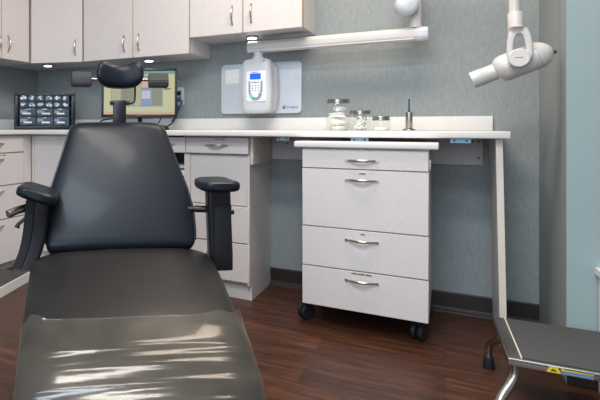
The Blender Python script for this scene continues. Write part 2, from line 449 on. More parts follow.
# ------------------------------------------------------------------ rolling drawer cart
CY = 2.42
c = thing('drawer_cart', 'white four drawer cart on black casters under the worktop', 'cart', (-.319, 2.6, 0))
obj('body', box(-.578, -.058, CY+.019, CY+.44, .099, .827, bev=.002, seg=1), 'lam', c)
obj('top_board', box(-.612, -.022, CY-.018, CY+.46, .826, .854, bev=.006, seg=3), 'top', c)
for z0, z1, hz in ((.732, .820, .771), (.464, .730, .684), (.281, .462, .416), (.099, .279, .237)):
    d = obj('drawer', front(-.578, -.058, z0, z1, CY), 'lam', c)
    obj('handle', handle((-.319, CY, hz), (1, 0, 0), (0, -1, 0), .128), 'nickel', d)
    if z1 == .73: label_strip((-.315, CY, z1-.017), .03, d, hh=.007)
    if z1 == .462: label_strip((-.312, CY, z1-.017), .02, d)
    if z1 == .279: label_strip((-.318, CY, z1-.010), .085, d, hh=.007)
obj('latch', box(-.0575, -.052, CY+.03, CY+.045, .74, .78, bev=.001), 'edge', c)
for x, y, a in ((-.578, 2.505, 40), (-.098, 2.50, 20), (-.55, 2.82, 20), (-.09, 2.82, 70)):
    k = obj('caster', (lambda b: (sweep(b, [(x, y, .055), (x, y, .1)], .012, 12), bx(b, x-.022, x+.022, y-.022, y+.022, .092, .0995), b)[2])(bmesh.new()), 'blackp', c)
    u = Vector((math.cos(R(a)), -math.sin(R(a)), 0))
    for s in (-1, 1):
        b = bmesh.new(); o_ = Vector((x, y, .037))
        pr = [(.004, .004), (.034, .005), (.037, .010), (.037, .019), (.033, .024), (.014, .025), (.004, .025)]
        lathe(b, [(r_, h_) for r_, h_ in pr], (0, 0, 0), 28, 'x')
        b.transform(Matrix.Translation(o_) @ Vector((1, 0, 0)).rotation_difference(u*s).to_matrix().to_4x4())
        obj('wheel', b, 'rubber', k)

# ------------------------------------------------------------------ wall cabinets
UY, UB = 2.64, 1.342
def vhandle(x, y, z, parent): return obj('handle', handle((x, y, z), (0, 0, 1), (0, -1, 0), .092, .022), 'nickel', parent)
def wall_cab(lab, x0, x1, xm, zb, hz, h0, h1, xs=0):
    c = thing('wall_cabinet', lab, 'cabinet', ((x0+x1)/2, 2.8, zb))
    b = box(x0, x1+xs, UY+.02, BY-.002, zb+.004, 2.2)
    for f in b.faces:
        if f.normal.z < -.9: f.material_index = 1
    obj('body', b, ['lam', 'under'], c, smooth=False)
    obj('front_edge', box(x0, x1, UY+.004, UY+.0205, zb+.0005, 2.2), 'tan', c)
    for (a, b_, hx) in ((x0, xm, h0), (xm, x1, h1)):
        d = obj('door', box(a+.0025, b_-.0025, UY, UY+.018, zb, 2.198, bev=.0015, seg=1), 'lam', c)
        vhandle(hx, UY, hz, d)
    return c
wall_cab('white two door wall cabinet above the monitor and headrest', -2.022, -1.2655, -1.646, UB, 1.432, -1.705, -1.60)
wall_cab('white two door wall cabinet set higher, above the wall mounted control box', -1.2645, -.628, -.946, 1.430, 1.530, -1.005, -.897)
# corner cabinet with a slanted door
c = thing('corner_wall_cabinet', 'white corner wall cabinet with a single slanted door', 'cabinet', (-2.4, 2.8, UB))
A, B = Vector((-2.372, 2.532, 0)), Vector((-2.026, UY, 0)); n = Vector((B.y-A.y, -(B.x-A.x), 0)).normalized(); dr = (B-A).normalized()
b = bmesh.new(); t = bmesh.new()
f = t.faces.new([t.verts.new((x, y, UB+.004)) for x, y in ((A-n*.02).xy[:], (B-n*.02).xy[:], (-2.024, BY-.002), (-2.688, BY-.002), (-2.688, A.y+.01))])
r = bmesh.ops.extrude_face_region(t, geom=[f])
for v in r['geom']:
    if isinstance(v, bmesh.types.BMVert): v.co.z = 2.2
bmesh.ops.recalc_face_normals(t, faces=t.faces[:])
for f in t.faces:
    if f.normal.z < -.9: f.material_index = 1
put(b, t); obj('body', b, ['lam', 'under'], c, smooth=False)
def slant(a0, a1, d0, d1, z0, z1):
    b = bmesh.new()
    return loft(b, [[tuple((A+dr*a+n*d).xy)+(z,) for a, d in ((a0, d0), (a1, d0), (a1, d1), (a0, d1))] for z in (z0, z1)])
Lw = (B-A).length
obj('front_edge', slant(0, Lw, -.019, -.004, UB+.0005, 2.2), 'tan', c, smooth=False)
d = obj('door', slant(.004, Lw-.004, -.018, 0, UB, 2.198), 'lam', c, smooth=False)
p = A+dr*(Lw*.865)
obj('handle', handle((p.x, p.y, 1.435), (0, 0, 1), tuple(n), .092, .022), 'nickel', d)
# left wall cabinet
c = thing('wall_cabinet', 'white wall cabinet on the left wall beside the corner', 'cabinet', (-2.54, 2.2, UB))
b = box(-2.688, -2.40, 1.9, 2.53, UB+.008, 2.2)
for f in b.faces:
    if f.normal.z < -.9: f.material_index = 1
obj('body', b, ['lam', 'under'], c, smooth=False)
obj('front_edge', box(-2.4, -2.384, 1.9, 2.53, UB+.0045, 2.2), 'tan', c)
for y0, y1, hy in ((2.285, 2.524, 2.336), (1.9, 2.281, 2.258)):
    d = obj('door', box(-2.398, -2.38, y0+.002, y1, UB+.004, 2.198, bev=.0015, seg=1), 'lam', c)
    obj('handle', handle((-2.38, hy, 1.444), (0, 0, 1), (1, 0, 0), .098, .022), 'nickel', d)
# puck lights
for (x, y, z, lab) in ((-2.345, 2.67, UB+.004, 'lit puck light under the slanted corner wall cabinet'),
                       (-1.616, 2.786, UB+.004, 'lit puck light under the wall cabinet above the monitor'),
                       (-.947, 2.797, 1.434, 'lit puck light under the higher wall cabinet above the control box')):
    t_ = thing('puck_downlight', lab, 'light', (x, y, z-.012), 0, 'puck lights under the wall cabinets')
    b = bmesh.new(); lathe(b, [(.026, .0), (.033, .0), (.034, .002), (.033, .012), (.0, .012)], (0, 0, 0), 28)
    obj('rim', b, 'nickel', t_, local=True)
    b = bmesh.new(); lathe(b, [(.001, -.001), (.026, -.001), (.0262, .003), (.001, .003)], (0, 0, 0), 28)
    obj('lens', b, 'puck', t_, local=True)
    l = bpy.data.lights.new('puck_glow', 'SPOT'); l.energy = 1.4; l.color = (.86, .91, 1); l.spot_size = R(150); l.spot_blend = .8; l.shadow_soft_size = .03
    lo = bpy.data.objects.new('puck_glow', l); COL.objects.link(lo); lo.location = (x, y, z-.02)

# ------------------------------------------------------------------ wall mounted x-ray unit: plate, control box, long arm, hanging head
AY = 2.80
xr = thing('xray_unit', 'white wall mounted dental x-ray unit with control box, long arm and hanging tube head', 'x-ray unit', (-.95, BY, 1.0))
pl = obj('wall_plate', slab(bmesh.new(), rrect(.486, .298, .025), BY-.022, BY-.001, (-.945, 0, 1.148), .004), 'plate', xr)
nt_ = obj('notice', box(-1.158, -1.073, BY-.0235, BY-.022, 1.183, 1.268), 'paper', pl, label='small white printed notice')
b = bmesh.new()
for k in range(7):
    if k == 3: continue
    z = 1.252-.0098*k
    for q in range(3):
        x = -1.15+.026*q; bx(b, x, x+random.uniform(.010, .022), BY-.0240, BY-.0234, z-.0009, z)
obj('print', b, 'slate', nt_, smooth=False)
def words(name, s, loc, size, m, parent, rot=(PI/2, 0, 0)):
    cu = bpy.data.curves.new(name, 'FONT'); cu.body = s; cu.size = size; cu.extrude = .0003; cu.materials.append(M[m])
    tmp = bpy.data.objects.new('tmp', cu); me = bpy.data.meshes.new_from_object(tmp); bpy.data.objects.remove(tmp); bpy.data.curves.remove(cu)
    o = bpy.data.objects.new(name, me); COL.objects.link(o); o.parent = parent
    o.matrix_basis = W(parent).inverted() @ Matrix.Translation(loc) @ Matrix.Rotation(rot[0], 4, 'X')
    return o
words('lettering', 'progeny', (-.788, BY-.0225, 1.028), .021, 'blueink', pl)
b = bmesh.new(); lathe(b, [(.0075, BY-.0228), (.0075, BY-.0215)], (-.803, 0, 1.031), 14, 'y'); lathe(b, [(.004, BY-.0228), (.004, BY-.0215)], (-.796, 0, 1.041), 12, 'y')
obj('emblem', b, 'blueink', pl)
# control box: rounded shell over a wide back shell
b = bmesh.new()
secs = []
for z, w, d_ in ((.996, .06, .03), (1.000, .11, .05), (1.008, .145, .070), (1.026, .166, .082), (1.10, .174, .088), (1.20, .172, .088), (1.255, .170, .087), (1.280, .164, .082), (1.294, .148, .070), (1.303, .11, .045)):
    secs.append([(-.915+x*1.0, AY+.02-.022+y, z) for x, y in sup(36, w/2, d_/2, 4)])
loft(b, secs)
cb = obj('control_box', b, 'cool', xr)
b = bmesh.new(); secs = []
for z, w in ((1.0, .10), (1.008, .15), (1.03, .175), (1.1, .194), (1.2, .194), (1.25, .186), (1.28, .160), (1.295, .11)):
    secs.append([(-.921+x, 2.888+y, z) for x, y in sup(32, w/2, .042, 5)])
loft(b, secs); obj('back_shell', b, 'cool', xr)
yf = AY+.02-.022-.044
DX, DZ = .018, -.018
fp = obj('face_panel', slab(bmesh.new(), rrect(.112, .17, .012), yf-.002, yf+.012, (-.928+DX, 0, 1.165+DZ), .001), 'panelw', cb)
obj('display', box(-.962+DX, -.900+DX, yf-.0035, yf, 1.203+DZ, 1.236+DZ), 'lcd', fp, label='blue lit display', smooth=False)
kp = [(-.040, .055), (-.040, .0), (-.034, -.03), (-.02, -.05), (0, -.056), (.02, -.05), (.034, -.03), (.040, 0), (.040, .055), (.02, .046), (-.02, .046)]
k_ = obj('keypad', slab(bmesh.new(), kp, yf-.0032, yf, (-.930+DX, 0, 1.140+DZ)), 'slate', fp, smooth=False)
obj('keypad_field', slab(bmesh.new(), [(x*.72, z*.78) for x, z in kp], yf-.0040, yf-.003, (-.930+DX, 0, 1.146+DZ)), 'panelw', k_, smooth=False)
for (x, z, m_) in ((-.953, 1.113, 'green'), (-.925, 1.110, 'panelw'), (-.907, 1.118, 'slate')):
    b = bmesh.new(); lathe(b, [(.0075, yf-.0055), (.0075, yf-.003)], (x+DX, 0, z+DZ), 14, 'y'); obj('button', b, m_, k_, label='green lit button' if m_ == 'green' else None)
b = bmesh.new()
for q in range(4): bx(b, -.955+DX+.017*q, -.945+DX+.017*q, yf-.0028, yf-.0019, 1.183+DZ, 1.189+DZ)
for q in range(9): bx(b, -.951+DX+.018*(q % 3), -.943+DX+.018*(q % 3), yf-.0046, yf-.0039, 1.166+DZ-.014*(q//3), 1.170+DZ-.014*(q//3))
obj('key_print', b, 'greyink', fp, smooth=False)
b = bmesh.new(); bx(b, -.952+DX, -.918+DX, yf-.0028, yf-.0019, 1.241+DZ, 1.244+DZ); obj('maker_print', b, 'greyink', fp, smooth=False)
b = bmesh.new(); lathe(b, [(.004, -.006), (.004, .002)], (0, 0, 0), 12, 'y'); b.transform(Matrix.Translation((-.868, yf+.012, 1.287))); obj('indicator', b, 'ink', cb)
b = bmesh.new()
lathe(b, [(.036, 1.296), (.034, 1.306), (.024, 1.318), (.023, 1.324), (.027, 1.330), (.027, 1.342), (.022, 1.348), (.020, 1.366)], (-.912, AY, 0), 28)
obj('neck', b, 'cool', xr)
# long arm parallel to the wall
b = bmesh.new()
loft(b, [[(x, AY+y, 1.371+z) for y, z in rrect(.062, .066, .024)] for x in (-.968, -.118)])
obj('wall_arm', b, 'ivory', xr)
b = bmesh.new(); lip = []
loft(b, [[(x, AY-.0315+y, 1.346+z) for y, z in rrect(.004, .006, .0015)] for x in (-.96, -.13)])
obj('arm_groove', b, 'plate', xr)
b = bmesh.new()
loft(b, [[(x, AY+y*k, 1.371+z*k) for y, z in rrect(.064, .068, .025)] for x, k in ((-.119, .98), (-.117, 1.0), (-.080, .99), (-.070, .90))])
obj('end_cap', b, 'cool', xr)
b = bmesh.new(); lathe(b, [(.028, 1.402), (.0275, 1.414), (.0255, 1.418), (.0255, 1.64), (.0, 1.64)], (-.125, AY, 0), 28)
obj('pivot_post', b, 'ivory', xr)
# round elbow cover seen at the top edge, and the folding arms out of sight above
b = bmesh.new(); lathe(b, [(.0, -.05), (.028, -.048), (.042, -.042), (.050, -.031), (.052, -.018), (.052, .012), (.046, .02), (0, .02)], (0, 0, 0), 36, 'y')
b.transform(Matrix.Translation((-.163, AY-.045, 1.506)) @ Matrix.Rotation(R(20), 4, 'Z'))
obj('elbow_cover', b, 'plate', xr, label='round white elbow cover')
b = bmesh.new(); sweep(b, smooth_pts([(-.163, AY-.045, 1.506), (-.16, AY-.045, 1.66), (-.15, AY-.04, 1.74), (.02, 2.6, 1.80), (.20, 2.42, 1.78), (.243, 2.392, 1.70)]), .026, 16)
obj('folding_arm', b, 'ivory', xr)
# hanging head: its own axes, x along the tube, y away from the camera side
HM = Matrix.Translation((.243, 2.395, 1.179)) @ Matrix.Rotation(R(-4), 4, 'Z') @ Matrix.Scale(.86, 4)
sc = .003816
def hobj(name, b, m, parent, label=None):
    b.transform(HM); return obj(name, b, m, parent, label=label)
b = bmesh.new(); lathe(b, [(.0215, .20), (.0215, .60)], (-.014, 0, 0), 24); hobj('drop_arm', b, 'ivory', xr)
b = bmesh.new(); lathe(b, [(.022, .108), (.0285, .110), (.0290, .114), (.0305, .204), (.029, .208), (.02, .209)], (-.010, 0, 0), 28); col_ = hobj('collar', b, 'ivory', xr)
# yoke: a loop with an opening
b = bmesh.new(); t = bmesh.new()
outer = [(-.040, -.012), (-.045, .02), (-.044, .07), (-.038, .105), (-.026, .128), (-.008, .138), (.012, .136), (.030, .122), (.041, .095), (.047, .06), (.049, .01), (.042, -.012)]
inner = [(-.021, .022), (-.021, .04), (-.018, .070), (-.012, .092), (-.004, .102), (.006, .100), (.013, .088), (.019, .064), (.023, .036), (.023, .022)]
def ring_mesh(outer, inner, y0, y1):
    t = bmesh.new(); n = 48
    def resample(P):
        P = [Vector((x, z)) for x, z in P]+[Vector(P[0])]; Ls = [0]
        for a_, b_ in zip(P, P[1:]): Ls.append(Ls[-1]+(b_-a_).length)
        res = []
        for k in range(n):
            s = Ls[-1]*k/n; i = max(j for j in range(len(Ls)-1) if Ls[j] <= s+1e-9)
            res.append(P[i].lerp(P[i+1], (s-Ls[i])/(Ls[i+1]-Ls[i])))
        return res
    O, I = resample(outer), resample(inner)
    g = {}
    for nm, P in (('o', O), ('i', I)):
        for yy in (y0, y1): g[nm, yy] = [t.verts.new((p.x, yy, p.y)) for p in P]
    for k in range(n):
        j = (k+1) % n
        t.faces.new((g['o', y0][k], g['o', y0][j], g['i', y0][j], g['i', y0][k]))
        t.faces.new((g['o', y1][k], g['i', y1][k], g['i', y1][j], g['o', y1][j]))
        t.faces.new((g['o', y0][k], g['o', y1][k], g['o', y1][j], g['o', y0][j]))
        t.faces.new((g['i', y0][k], g['i', y0][j], g['i', y1][j], g['i', y1][k]))
    bmesh.ops.recalc_face_normals(t, faces=t.faces[:])
    ed = [e for e in t.edges if abs(e.verts[0].co.y-e.verts[1].co.y) < 1e-6 and len(e.link_faces) == 2 and abs(abs(e.link_faces[0].normal.y)-abs(e.link_faces[1].normal.y)) > .5]
    bmesh.ops.bevel(t, geom=ed, offset=.006, segments=3, affect='EDGES', profile=.5)
    return t
t = ring_mesh(outer, inner, -.085, -.052)
hobj('yoke', t, 'ivory', xr)
b = bmesh.new(); loft(b, [[(x-.008, -.068+y*.8, z) for x, y in sup(24, a_, c_, 2.2)] for z, a_, c_ in ((.105, .030, .022), (.12, .030, .03), (.13, .0295, .05))]); hobj('yoke_neck', b, 'ivory', xr)
b = bmesh.new(); lathe(b, [(.0, -.094), (.036, -.094), (.040, -.090), (.041, -.052)], (0, 0, -.004), 36, 'y')
dc = hobj('pivot_disc', b, 'ivory', xr)
b = bmesh.new(); bx(b, -.016, .014, -.0945, -.0938, -.004, -.0015)
hobj('maker_print', b, 'greyink', dc)
# tube head body: turned shape on a tilted axis
ax = Matrix.Translation((.008, 0, -.012)) @ Matrix.Rotation(R(-22), 4, 'Y')
b = bmesh.new()
lathe(b, [(.010, -.104), (.030, -.103), (.044, -.097), (.056, -.082), (.060, -.064), (.060, -.02), (.0595, .03), (.058, .064)], (0, 0, 0), 40, 'x'); b.transform(ax)
hb = hobj('tube_head', b, 'ivory', xr)
b = bmesh.new(); lathe(b, [(.0595, .0645), (.0590, .068), (.055, .080), (.045, .097), (.033, .110), (.018, .119), (.0, .121)], (0, 0, 0), 40, 'x'); b.transform(ax)
hobj('rear_cap', b, 'ivory', xr)
b = bmesh.new(); lathe(b, [(.009, .117), (.008, .128), (.0, .130)], (0, 0, -.012), 14, 'x'); b.transform(ax); hobj('tail_knob', b, 'blackp', hb)  # small dark knob on the tail end
b = bmesh.new(); lathe(b, [(.037, -.095), (.037, -.150), (.0385, -.152), (.0385, -.196), (.0365, -.197), (.034, -.196), (.033, -.15), (.0, -.149)], (0, 0, 0), 36, 'x'); b.transform(ax)
hobj('aiming_cone', b, 'ivory', xr)

# ------------------------------------------------------------------ jars on the worktop
JY = 2.72
def jar(x, r, h, lab):
    t_ = thing('glass_jar', lab, 'jar', (x, JY, CT), 0, 'glass jars on the worktop')
    b = bmesh.new()
    lathe(b, [(r*.2, .0005), (r*.9, .0005), (r, .006), (r, h-.026), (r*.94, h-.021), (r*.94, h-.012)], n=40)
    obj('glass', b, 'glass', t_, local=True)
    b = bmesh.new()
    lathe(b, [(r*.95, h-.0205), (r*.99, h-.020), (r*.99, h-.002), (r*.95, h), (r*.3, h+.001), (r*.2, h+.001)], n=40)
    ld = obj('lid', b, 'steel', t_, local=True)
    b = bmesh.new(); lathe(b, [(.005, h), (.004, h+.003), (.006, h+.005), (.006, h+.009), (.0, h+.011)], n=16)
    obj('lid_knob', b, 'steel', ld, local=True)
    return t_
jar(-.470, .055, .158, 'tallest glass jar with a steel lid, full of white gauze')
jar(-.364, .049, .100, 'middle sized glass jar with a steel lid, full of cotton rolls')
jar(-.270, .040, .070, 'smallest glass jar with a steel lid, almost empty')
def blob(r, sq=.8, seed=0, box_=True):
    b = bmesh.new(); bmesh.ops.create_icosphere(b, subdivisions=3, radius=r)
    rg = random.Random(seed); ph = [rg.uniform(0, 6) for _ in range(6)]
    for v in b.verts:
        q = v.co/r
        v.co *= 1+.12*math.sin(4*q.x+ph[0])*math.sin(3.6*q.y+ph[1])+.10*math.sin(7*q.z+ph[2])
        if box_: v.co.xy *= min(1.7, (1-min(1, abs(q.z))**5)**.4/max(.2, math.sqrt(max(0, 1-q.z*q.z))))
        v.co.z *= sq
    return b
for k, (dx, dy, z, r_, sq, a, wd) in enumerate(((0, 0, .0125, .042, .24, 0, 'lowest'), (-.001, 0, .042, .041, .40, 20, 'second lowest'), (.001, 0, .078, .041, .40, 75, 'third from the bottom'), (.009, .004, .111, .032, .44, 140, 'topmost'))):
    o = obj('gauze_wad', blob(r_, sq, 3+k), 'cotton')
    tag(o, 'white gauze wad in the tallest glass jar, %s of the four' % wd, 'gauze', 'gauze wads in the tallest jar')
    o.location = (-.470+dx, JY+dy, CT+z); o.rotation_euler = (0, 0, R(a))
roll0 = None
for i in range(36):
    a = i*2.4; rr = .024*math.sqrt(((i % 9)+.3)/9); lay = i//9
    if roll0 is None:
        b = bmesh.new(); lathe(b, [(.002, -.020), (.0050, -.020), (.0055, -.0194), (.0055, .0194), (.0050, .020), (.002, .020)], n=14, axis='x')
        o = roll0 = obj('cotton_roll', b, 'cotton')
        tag(o, 'white cotton roll in the middle glass jar', 'cotton roll', 'cotton rolls in the middle jar')
    else: o = roll0.copy(); COL.objects.link(o)
    o.location = (-.364+rr*math.cos(a), JY+rr*math.sin(a), CT+.015+.0165*lay)
    o.rotation_euler = (random.uniform(-.3, .3), random.uniform(-.7, .7), a+PI/2+random.uniform(-.5, .5))
b = bmesh.new(); lathe(b, [(.001, .002), (.033, .002), (.035, .006), (.034, .013), (.03, .016), (.001, .017)], (-.270, JY, CT), 28)
tag(obj('cotton_pad', b, 'cotton'), 'flat white cotton pad in the bottom of the smallest glass jar', 'cotton pad')

# steel tool stand
t_ = thing('tool_stand', 'small steel stand with a thin upright tool to the right of the jars', 'tool', (-.148, JY, CT+.0006))
b = bmesh.new(); lathe(b, [(.0, 0), (.027, 0), (.028, .003), (.026, .007), (.014, .010), (.012, .012)], n=28); obj('foot', b, 'steel', t_, local=True)
b = bmesh.new(); lathe(b, [(.013, .010), (.0155, .014), (.0155, .082), (.0145, .086), (.007, .088)], n=28); obj('barrel', b, 'steel', t_, local=True)
b = bmesh.new(); lathe(b, [(.0055, .088), (.0055, .104), (.003, .106)], n=14); obj('hub', b, 'bluecord', t_, local=True, label='blue hub')
b = bmesh.new(); lathe(b, [(.0028, .105), (.0028, .150), (.0, .152)], n=10); obj('needle', b, 'darksteel', t_, local=True)

# ------------------------------------------------------------------ small parts organizer
og = thing('drawer_organizer', 'black small parts organizer with clear drawers in the worktop corner', 'organizer', (-2.305, 2.595, CT+.0006), R(40))
b = bmesh.new()
def ox(X): return (X-330)/430*.40
def oz(Y): return (358-Y)/270*.245
bx(b, -.2, -.172, 0, .13, .004, .232, bev=.004); bx(b, .172, .2, 0, .13, .004, .232, bev=.004)
bx(b, -.2, .2, -.004, .13, 0, .026, bev=.004); bx(b, -.198, .198, -.004, .13, .224, .236, bev=.004)
bx(b, -.19, .19, .10, .128, .01, .23)
for x0, x1 in ((118, 195), (470, 545)): bx(b, ox(x0), ox(x1), .01, .12, .232, .247, bev=.005)
for Y in (155, 200, 264): bx(b, -.172, .172, .004, .12, oz(Y)-.0035, oz(Y)+.0035)
xs6 = [150, 210, 270, 329, 389, 448.5, 505]; xs3 = [150, 270, 390, 505]
for X in xs6[1:-1]: bx(b, ox(X)-.003, ox(X)+.003, .004, .12, oz(200), oz(105))
for X in xs3[1:-1]: bx(b, ox(X)-.004, ox(X)+.004, .004, .12, oz(330), oz(200))
fr_ = obj('frame', b, 'blackp', og, local=True)
rg = random.Random(5)
for (xs, rows) in ((xs6, ((110, 151), (160, 196))), (xs3, ((205, 260), (268, 326)))):
    for (Ya, Yb) in rows:
        for X0, X1 in zip(xs, xs[1:]):
            x0, x1, z0, z1 = ox(X0)+.0045, ox(X1)-.0045, oz(Yb), oz(Ya)
            b = box(x0, x1, -.002, .10, z0, z1, bev=.002)
            d = obj('drawer', b, 'drawer', og, local=True)
            w, h = x1-x0, z1-z0
            if len(xs) == 7:
                b = bmesh.new()
                for k in range(3):
                    cx_ = x0+w*rg.uniform(.25, .75); cz = z0+h*rg.uniform(.35, .7); r_ = w*rg.uniform(.12, .24)
                    loft(b, [[(cx_+r_*x, yy, cz+r_*.8*z) for x, z in sup(8, 1, 1, 1.6)] for yy in (-.0035, -.001)])
                obj('content_glints', b, 'glint', d, local=True, smooth=False)  # glints of what the drawers hold, put in as pale blobs
                obj('pull', box(x0+w*.35, x1-w*.35, -.008, 0, z0+h*.05, z0+h*.16), 'drawer', d, local=True, smooth=False)
            else:
                q = rg.uniform(-.08, .08)*w
                obj('label_card', box(x0+w*.24+q, x1-w*.24+q, -.0035, -.001, z0+h*.26, z0+h*.46), 'paper', d, local=True, smooth=False)
                obj('pull', box(x0+w*.3, x1-w*.3, -.010, 0, z0+h*.05, z0+h*.14), 'drawer', d, local=True, smooth=False)

# ------------------------------------------------------------------ monitor, cables, socket
mo = thing('computer_monitor', 'black flat monitor showing a cream software window, behind the headrest', 'monitor', (-1.612, 2.66, CT+.0006), R(24))
w, h0, h1 = .230, .076, .372
tl = Matrix.Translation((0, 0, .10)) @ Matrix.Rotation(R(-4), 4, 'X') @ Matrix.Translation((0, 0, -.10))
def mob(name, b, m, parent, sm=True, tilt=True):
    if tilt: b.transform(tl)
    return obj(name, b, m, parent, local=True, smooth=sm)
b = bmesh.new()
for a in ((-w, w, -.02, .018, h0, h0+.017), (-w, w, -.02, .018, h1-.014, h1), (-w, -w+.013, -.02, .018, h0, h1), (w-.013, w, -.02, .018, h0, h1)): bx(b, *a, bev=.003)
bx(b, -w+.005, w-.005, -.012, .020, h0+.005, h1-.005, bev=.004); bx(b, -.13, .13, .015, .045, h0+.04, h1-.06, bev=.01)
shell = mob('shell', b, 'blackp', mo)
b = bmesh.new(); sx0, sx1, sz0, sz1 = -w+.012, w-.012, h0+.016, h1-.013
mats = ['scr_bg', 'scr_teal', 'scr_olive', 'scr_sand', 'scr_tan', 'scr_pink', 'scr_lilac', 'scr_blue', 'ink']
def sr(X0, X1, Y0, Y1, m_, lv):
    fx = lambda X: sx0+(sx1-sx0)*(X-55)/435
    fz = lambda Y: sz0+(sz1-sz0)*(335-Y)/255
    t = bmesh.new(); y = -.0125-.00025*lv
    f = t.faces.new([t.verts.new(p) for p in ((fx(X0), y, fz(Y1)), (fx(X1), y, fz(Y1)), (fx(X1), y, fz(Y0)), (fx(X0), y, fz(Y0)))])
    f.material_index = mats.index(m_); put(b, t)
sr(55, 490, 80, 335, 'scr_bg', 0); sr(55, 490, 80, 100, 'scr_teal', 1); sr(55, 490, 318, 335, 'scr_tan', 1)
sr(100, 418, 108, 289, 'scr_teal', 1); sr(104, 414, 116, 284, 'scr_sand', 2)
sr(165, 240, 120, 282, 'scr_olive', 3); sr(348, 412, 120, 282, 'scr_olive', 3); sr(250, 284, 120, 282, 'scr_sand', 3)
sr(160, 164, 120, 282, 'scr_teal', 3); sr(285, 346, 120, 284, 'scr_teal', 3)
sr(289, 342, 124, 178, 'scr_pink', 4); sr(289, 342, 186, 196, 'scr_blue', 4); sr(289, 342, 196, 244, 'scr_lilac', 4); sr(289, 342, 252, 280, 'scr_blue', 4)
sr(422, 468, 182, 186, 'ink', 3); sr(422, 460, 189, 192, 'ink', 3)
mob('screen', b, mats, mo, False)
b = box(-.02, .02, -.0212, -.0198, h0+.005, h0+.011); mob('maker_print', b, 'greyink', shell, False)
b = bmesh.new(); sweep(b, [(0, .03, .01), (0, .05, .1), (0, .03, .2)], [.03, .026, .03], 16, .5); mob('neck', b, 'blackp', mo, True, False)
b = bmesh.new(); lathe(b, [(.0, 0), (.11, 0), (.11, .006), (.09, .012), (.03, .018), (0, .018)], (0, .03, 0), 36)
for v in b.verts: v.co.y = .03+(v.co.y-.03)*.75
mob('foot', b, 'blackp', mo, True, False)
def cable(pts, r, lab, m='rubber', name='cable', grp=None):
    b = bmesh.new(); sweep(b, smooth_pts(pts), r, 8); return tag(obj(name, b, m), lab, 'cable', grp)
for pts, r_ in (([(-1.78, 2.62, CT+.07), (-1.83, 2.57, CT+.055), (-1.815, 2.55, CT+.02), (-1.76, 2.57, CT+.0055), (-1.70, 2.62, CT+.0055)], .0042),
               ([(-1.50, 2.75, CT+.10), (-1.50, 2.71, CT+.05), (-1.53, 2.67, CT+.0055), (-1.58, 2.66, CT+.024)], .0032)):
    b = bmesh.new(); sweep(b, smooth_pts(pts), r_, 8); obj('cable', b, 'rubber', mo)
cable([(-1.436, 2.925, 1.09), (-1.435, 2.87, 1.03), (-1.44, 2.80, .95), (-1.465, 2.72, CT+.008), (-1.44, 2.67, CT+.006), (-1.428, 2.652, CT+.006)], .0042, 'black cable running from the wall socket down to the worktop').location.x = -.014
SX = -.022
wp = thing('wall_socket', 'grey wall socket plate with plugs beside the monitor', 'socket', (-1.463, BY, 1.12))
obj('face_plate', slab(bmesh.new(), rrect(.075, .115, .006), BY-.007, BY-.0005, (-1.463, 0, 1.118), .002), 'plate', wp)
b = bmesh.new()
for z in (1.138, 1.096): bx(b, -1.478, -1.448, BY-.009, BY-.0065, z-.014, z+.014)
obj('receptacle', b, 'ink', wp, smooth=False)
pg = bmesh.new(); bx(pg, -1.474, -1.450, BY-.045, BY-.0092, 1.083, 1.108, bev=.004); sweep(pg, smooth_pts([(-1.462, BY-.04, 1.092), (-1.455, BY-.055, 1.07), (-1.448, BY-.05, 1.03), (-1.462, BY-.06, .985), (-1.475, BY-.08, .955)]), .006, 8)
tag(obj('plug', pg, 'bluecord'), 'blue plug and short blue cord in the wall socket', 'plug').location.x = SX
pg = bmesh.new(); bx(pg, -1.475, -1.452, BY-.04, BY-.0092, 1.126, 1.15, bev=.004)
tag(obj('plug', pg, 'blackp'), 'black plug in the upper half of the wall socket', 'plug').location.x = SX
wp.location.x += SX
ms = thing('computer_mouse', 'small black mouse on the worktop right of the monitor', 'mouse', (-1.43, 2.60, CT), R(-60))
b = bmesh.new()
secs = []
for y, w_, h_ in ((-.05, .018, .010), (-.045, .025, .018), (-.02, .030, .028), (.01, .030, .031), (.035, .026, .024), (.048, .016, .012)):
    secs.append([(x, y, max(.0005, z+h_/2)) for x, z in sup(20, w_, h_/2, 2.6)])
loft(b, secs); obj('shell', b, 'blackp', ms, local=True)
b = bmesh.new(); lathe(b, [(.006, -.003), (.007, 0), (.006, .003)], (0, -.03, .026), 14, 'x'); obj('wheel', b, 'mid', ms, local=True)

# ------------------------------------------------------------------ dental chair: local -y points at the foot end
ch = thing('dental_chair', 'black vinyl dental chair with headrest and two armrests', 'dental chair', (-.872, 1.344, 0), R(38))
path = smooth_pts([(0, .075, .520), (0, 0, .520), (0, -.10, .502), (0, -.20, .474), (0, -.33, .427), (0, -.45, .365), (0, -.55, .290), (0, -.64, .205), (0, -.72, .12)], 8)
cum = [0]
for a, b_ in zip(path, path[1:]): cum.append(cum[-1]+(b_-a).length)
def seat_at(s):
    s = max(0, min(cum[-1]-1e-6, s)); i = max(j for j in range(len(cum)-1) if cum[j] <= s)
    p = path[i].lerp(path[i+1], (s-cum[i])/(cum[i+1]-cum[i]))
    k0, k1 = max(0, i-2), min(len(path)-1, i+3); tn = (path[k1]-path[k0]).normalized()
    return p, Vector((0, -tn.z, tn.y)) if tn.y > 0 else Vector((0, tn.z, -tn.y))
LEN = cum[-1]
def halfw(s):
    r = .075
    e = .285-.007*min(1, s/.5)
    if s < r: e -= r-math.sqrt(max(0, r*r-(r-s)**2))
    q = LEN-s
    if q < .06: e -= .06-math.sqrt(max(0, .06**2-(.06-q)**2))
    return e
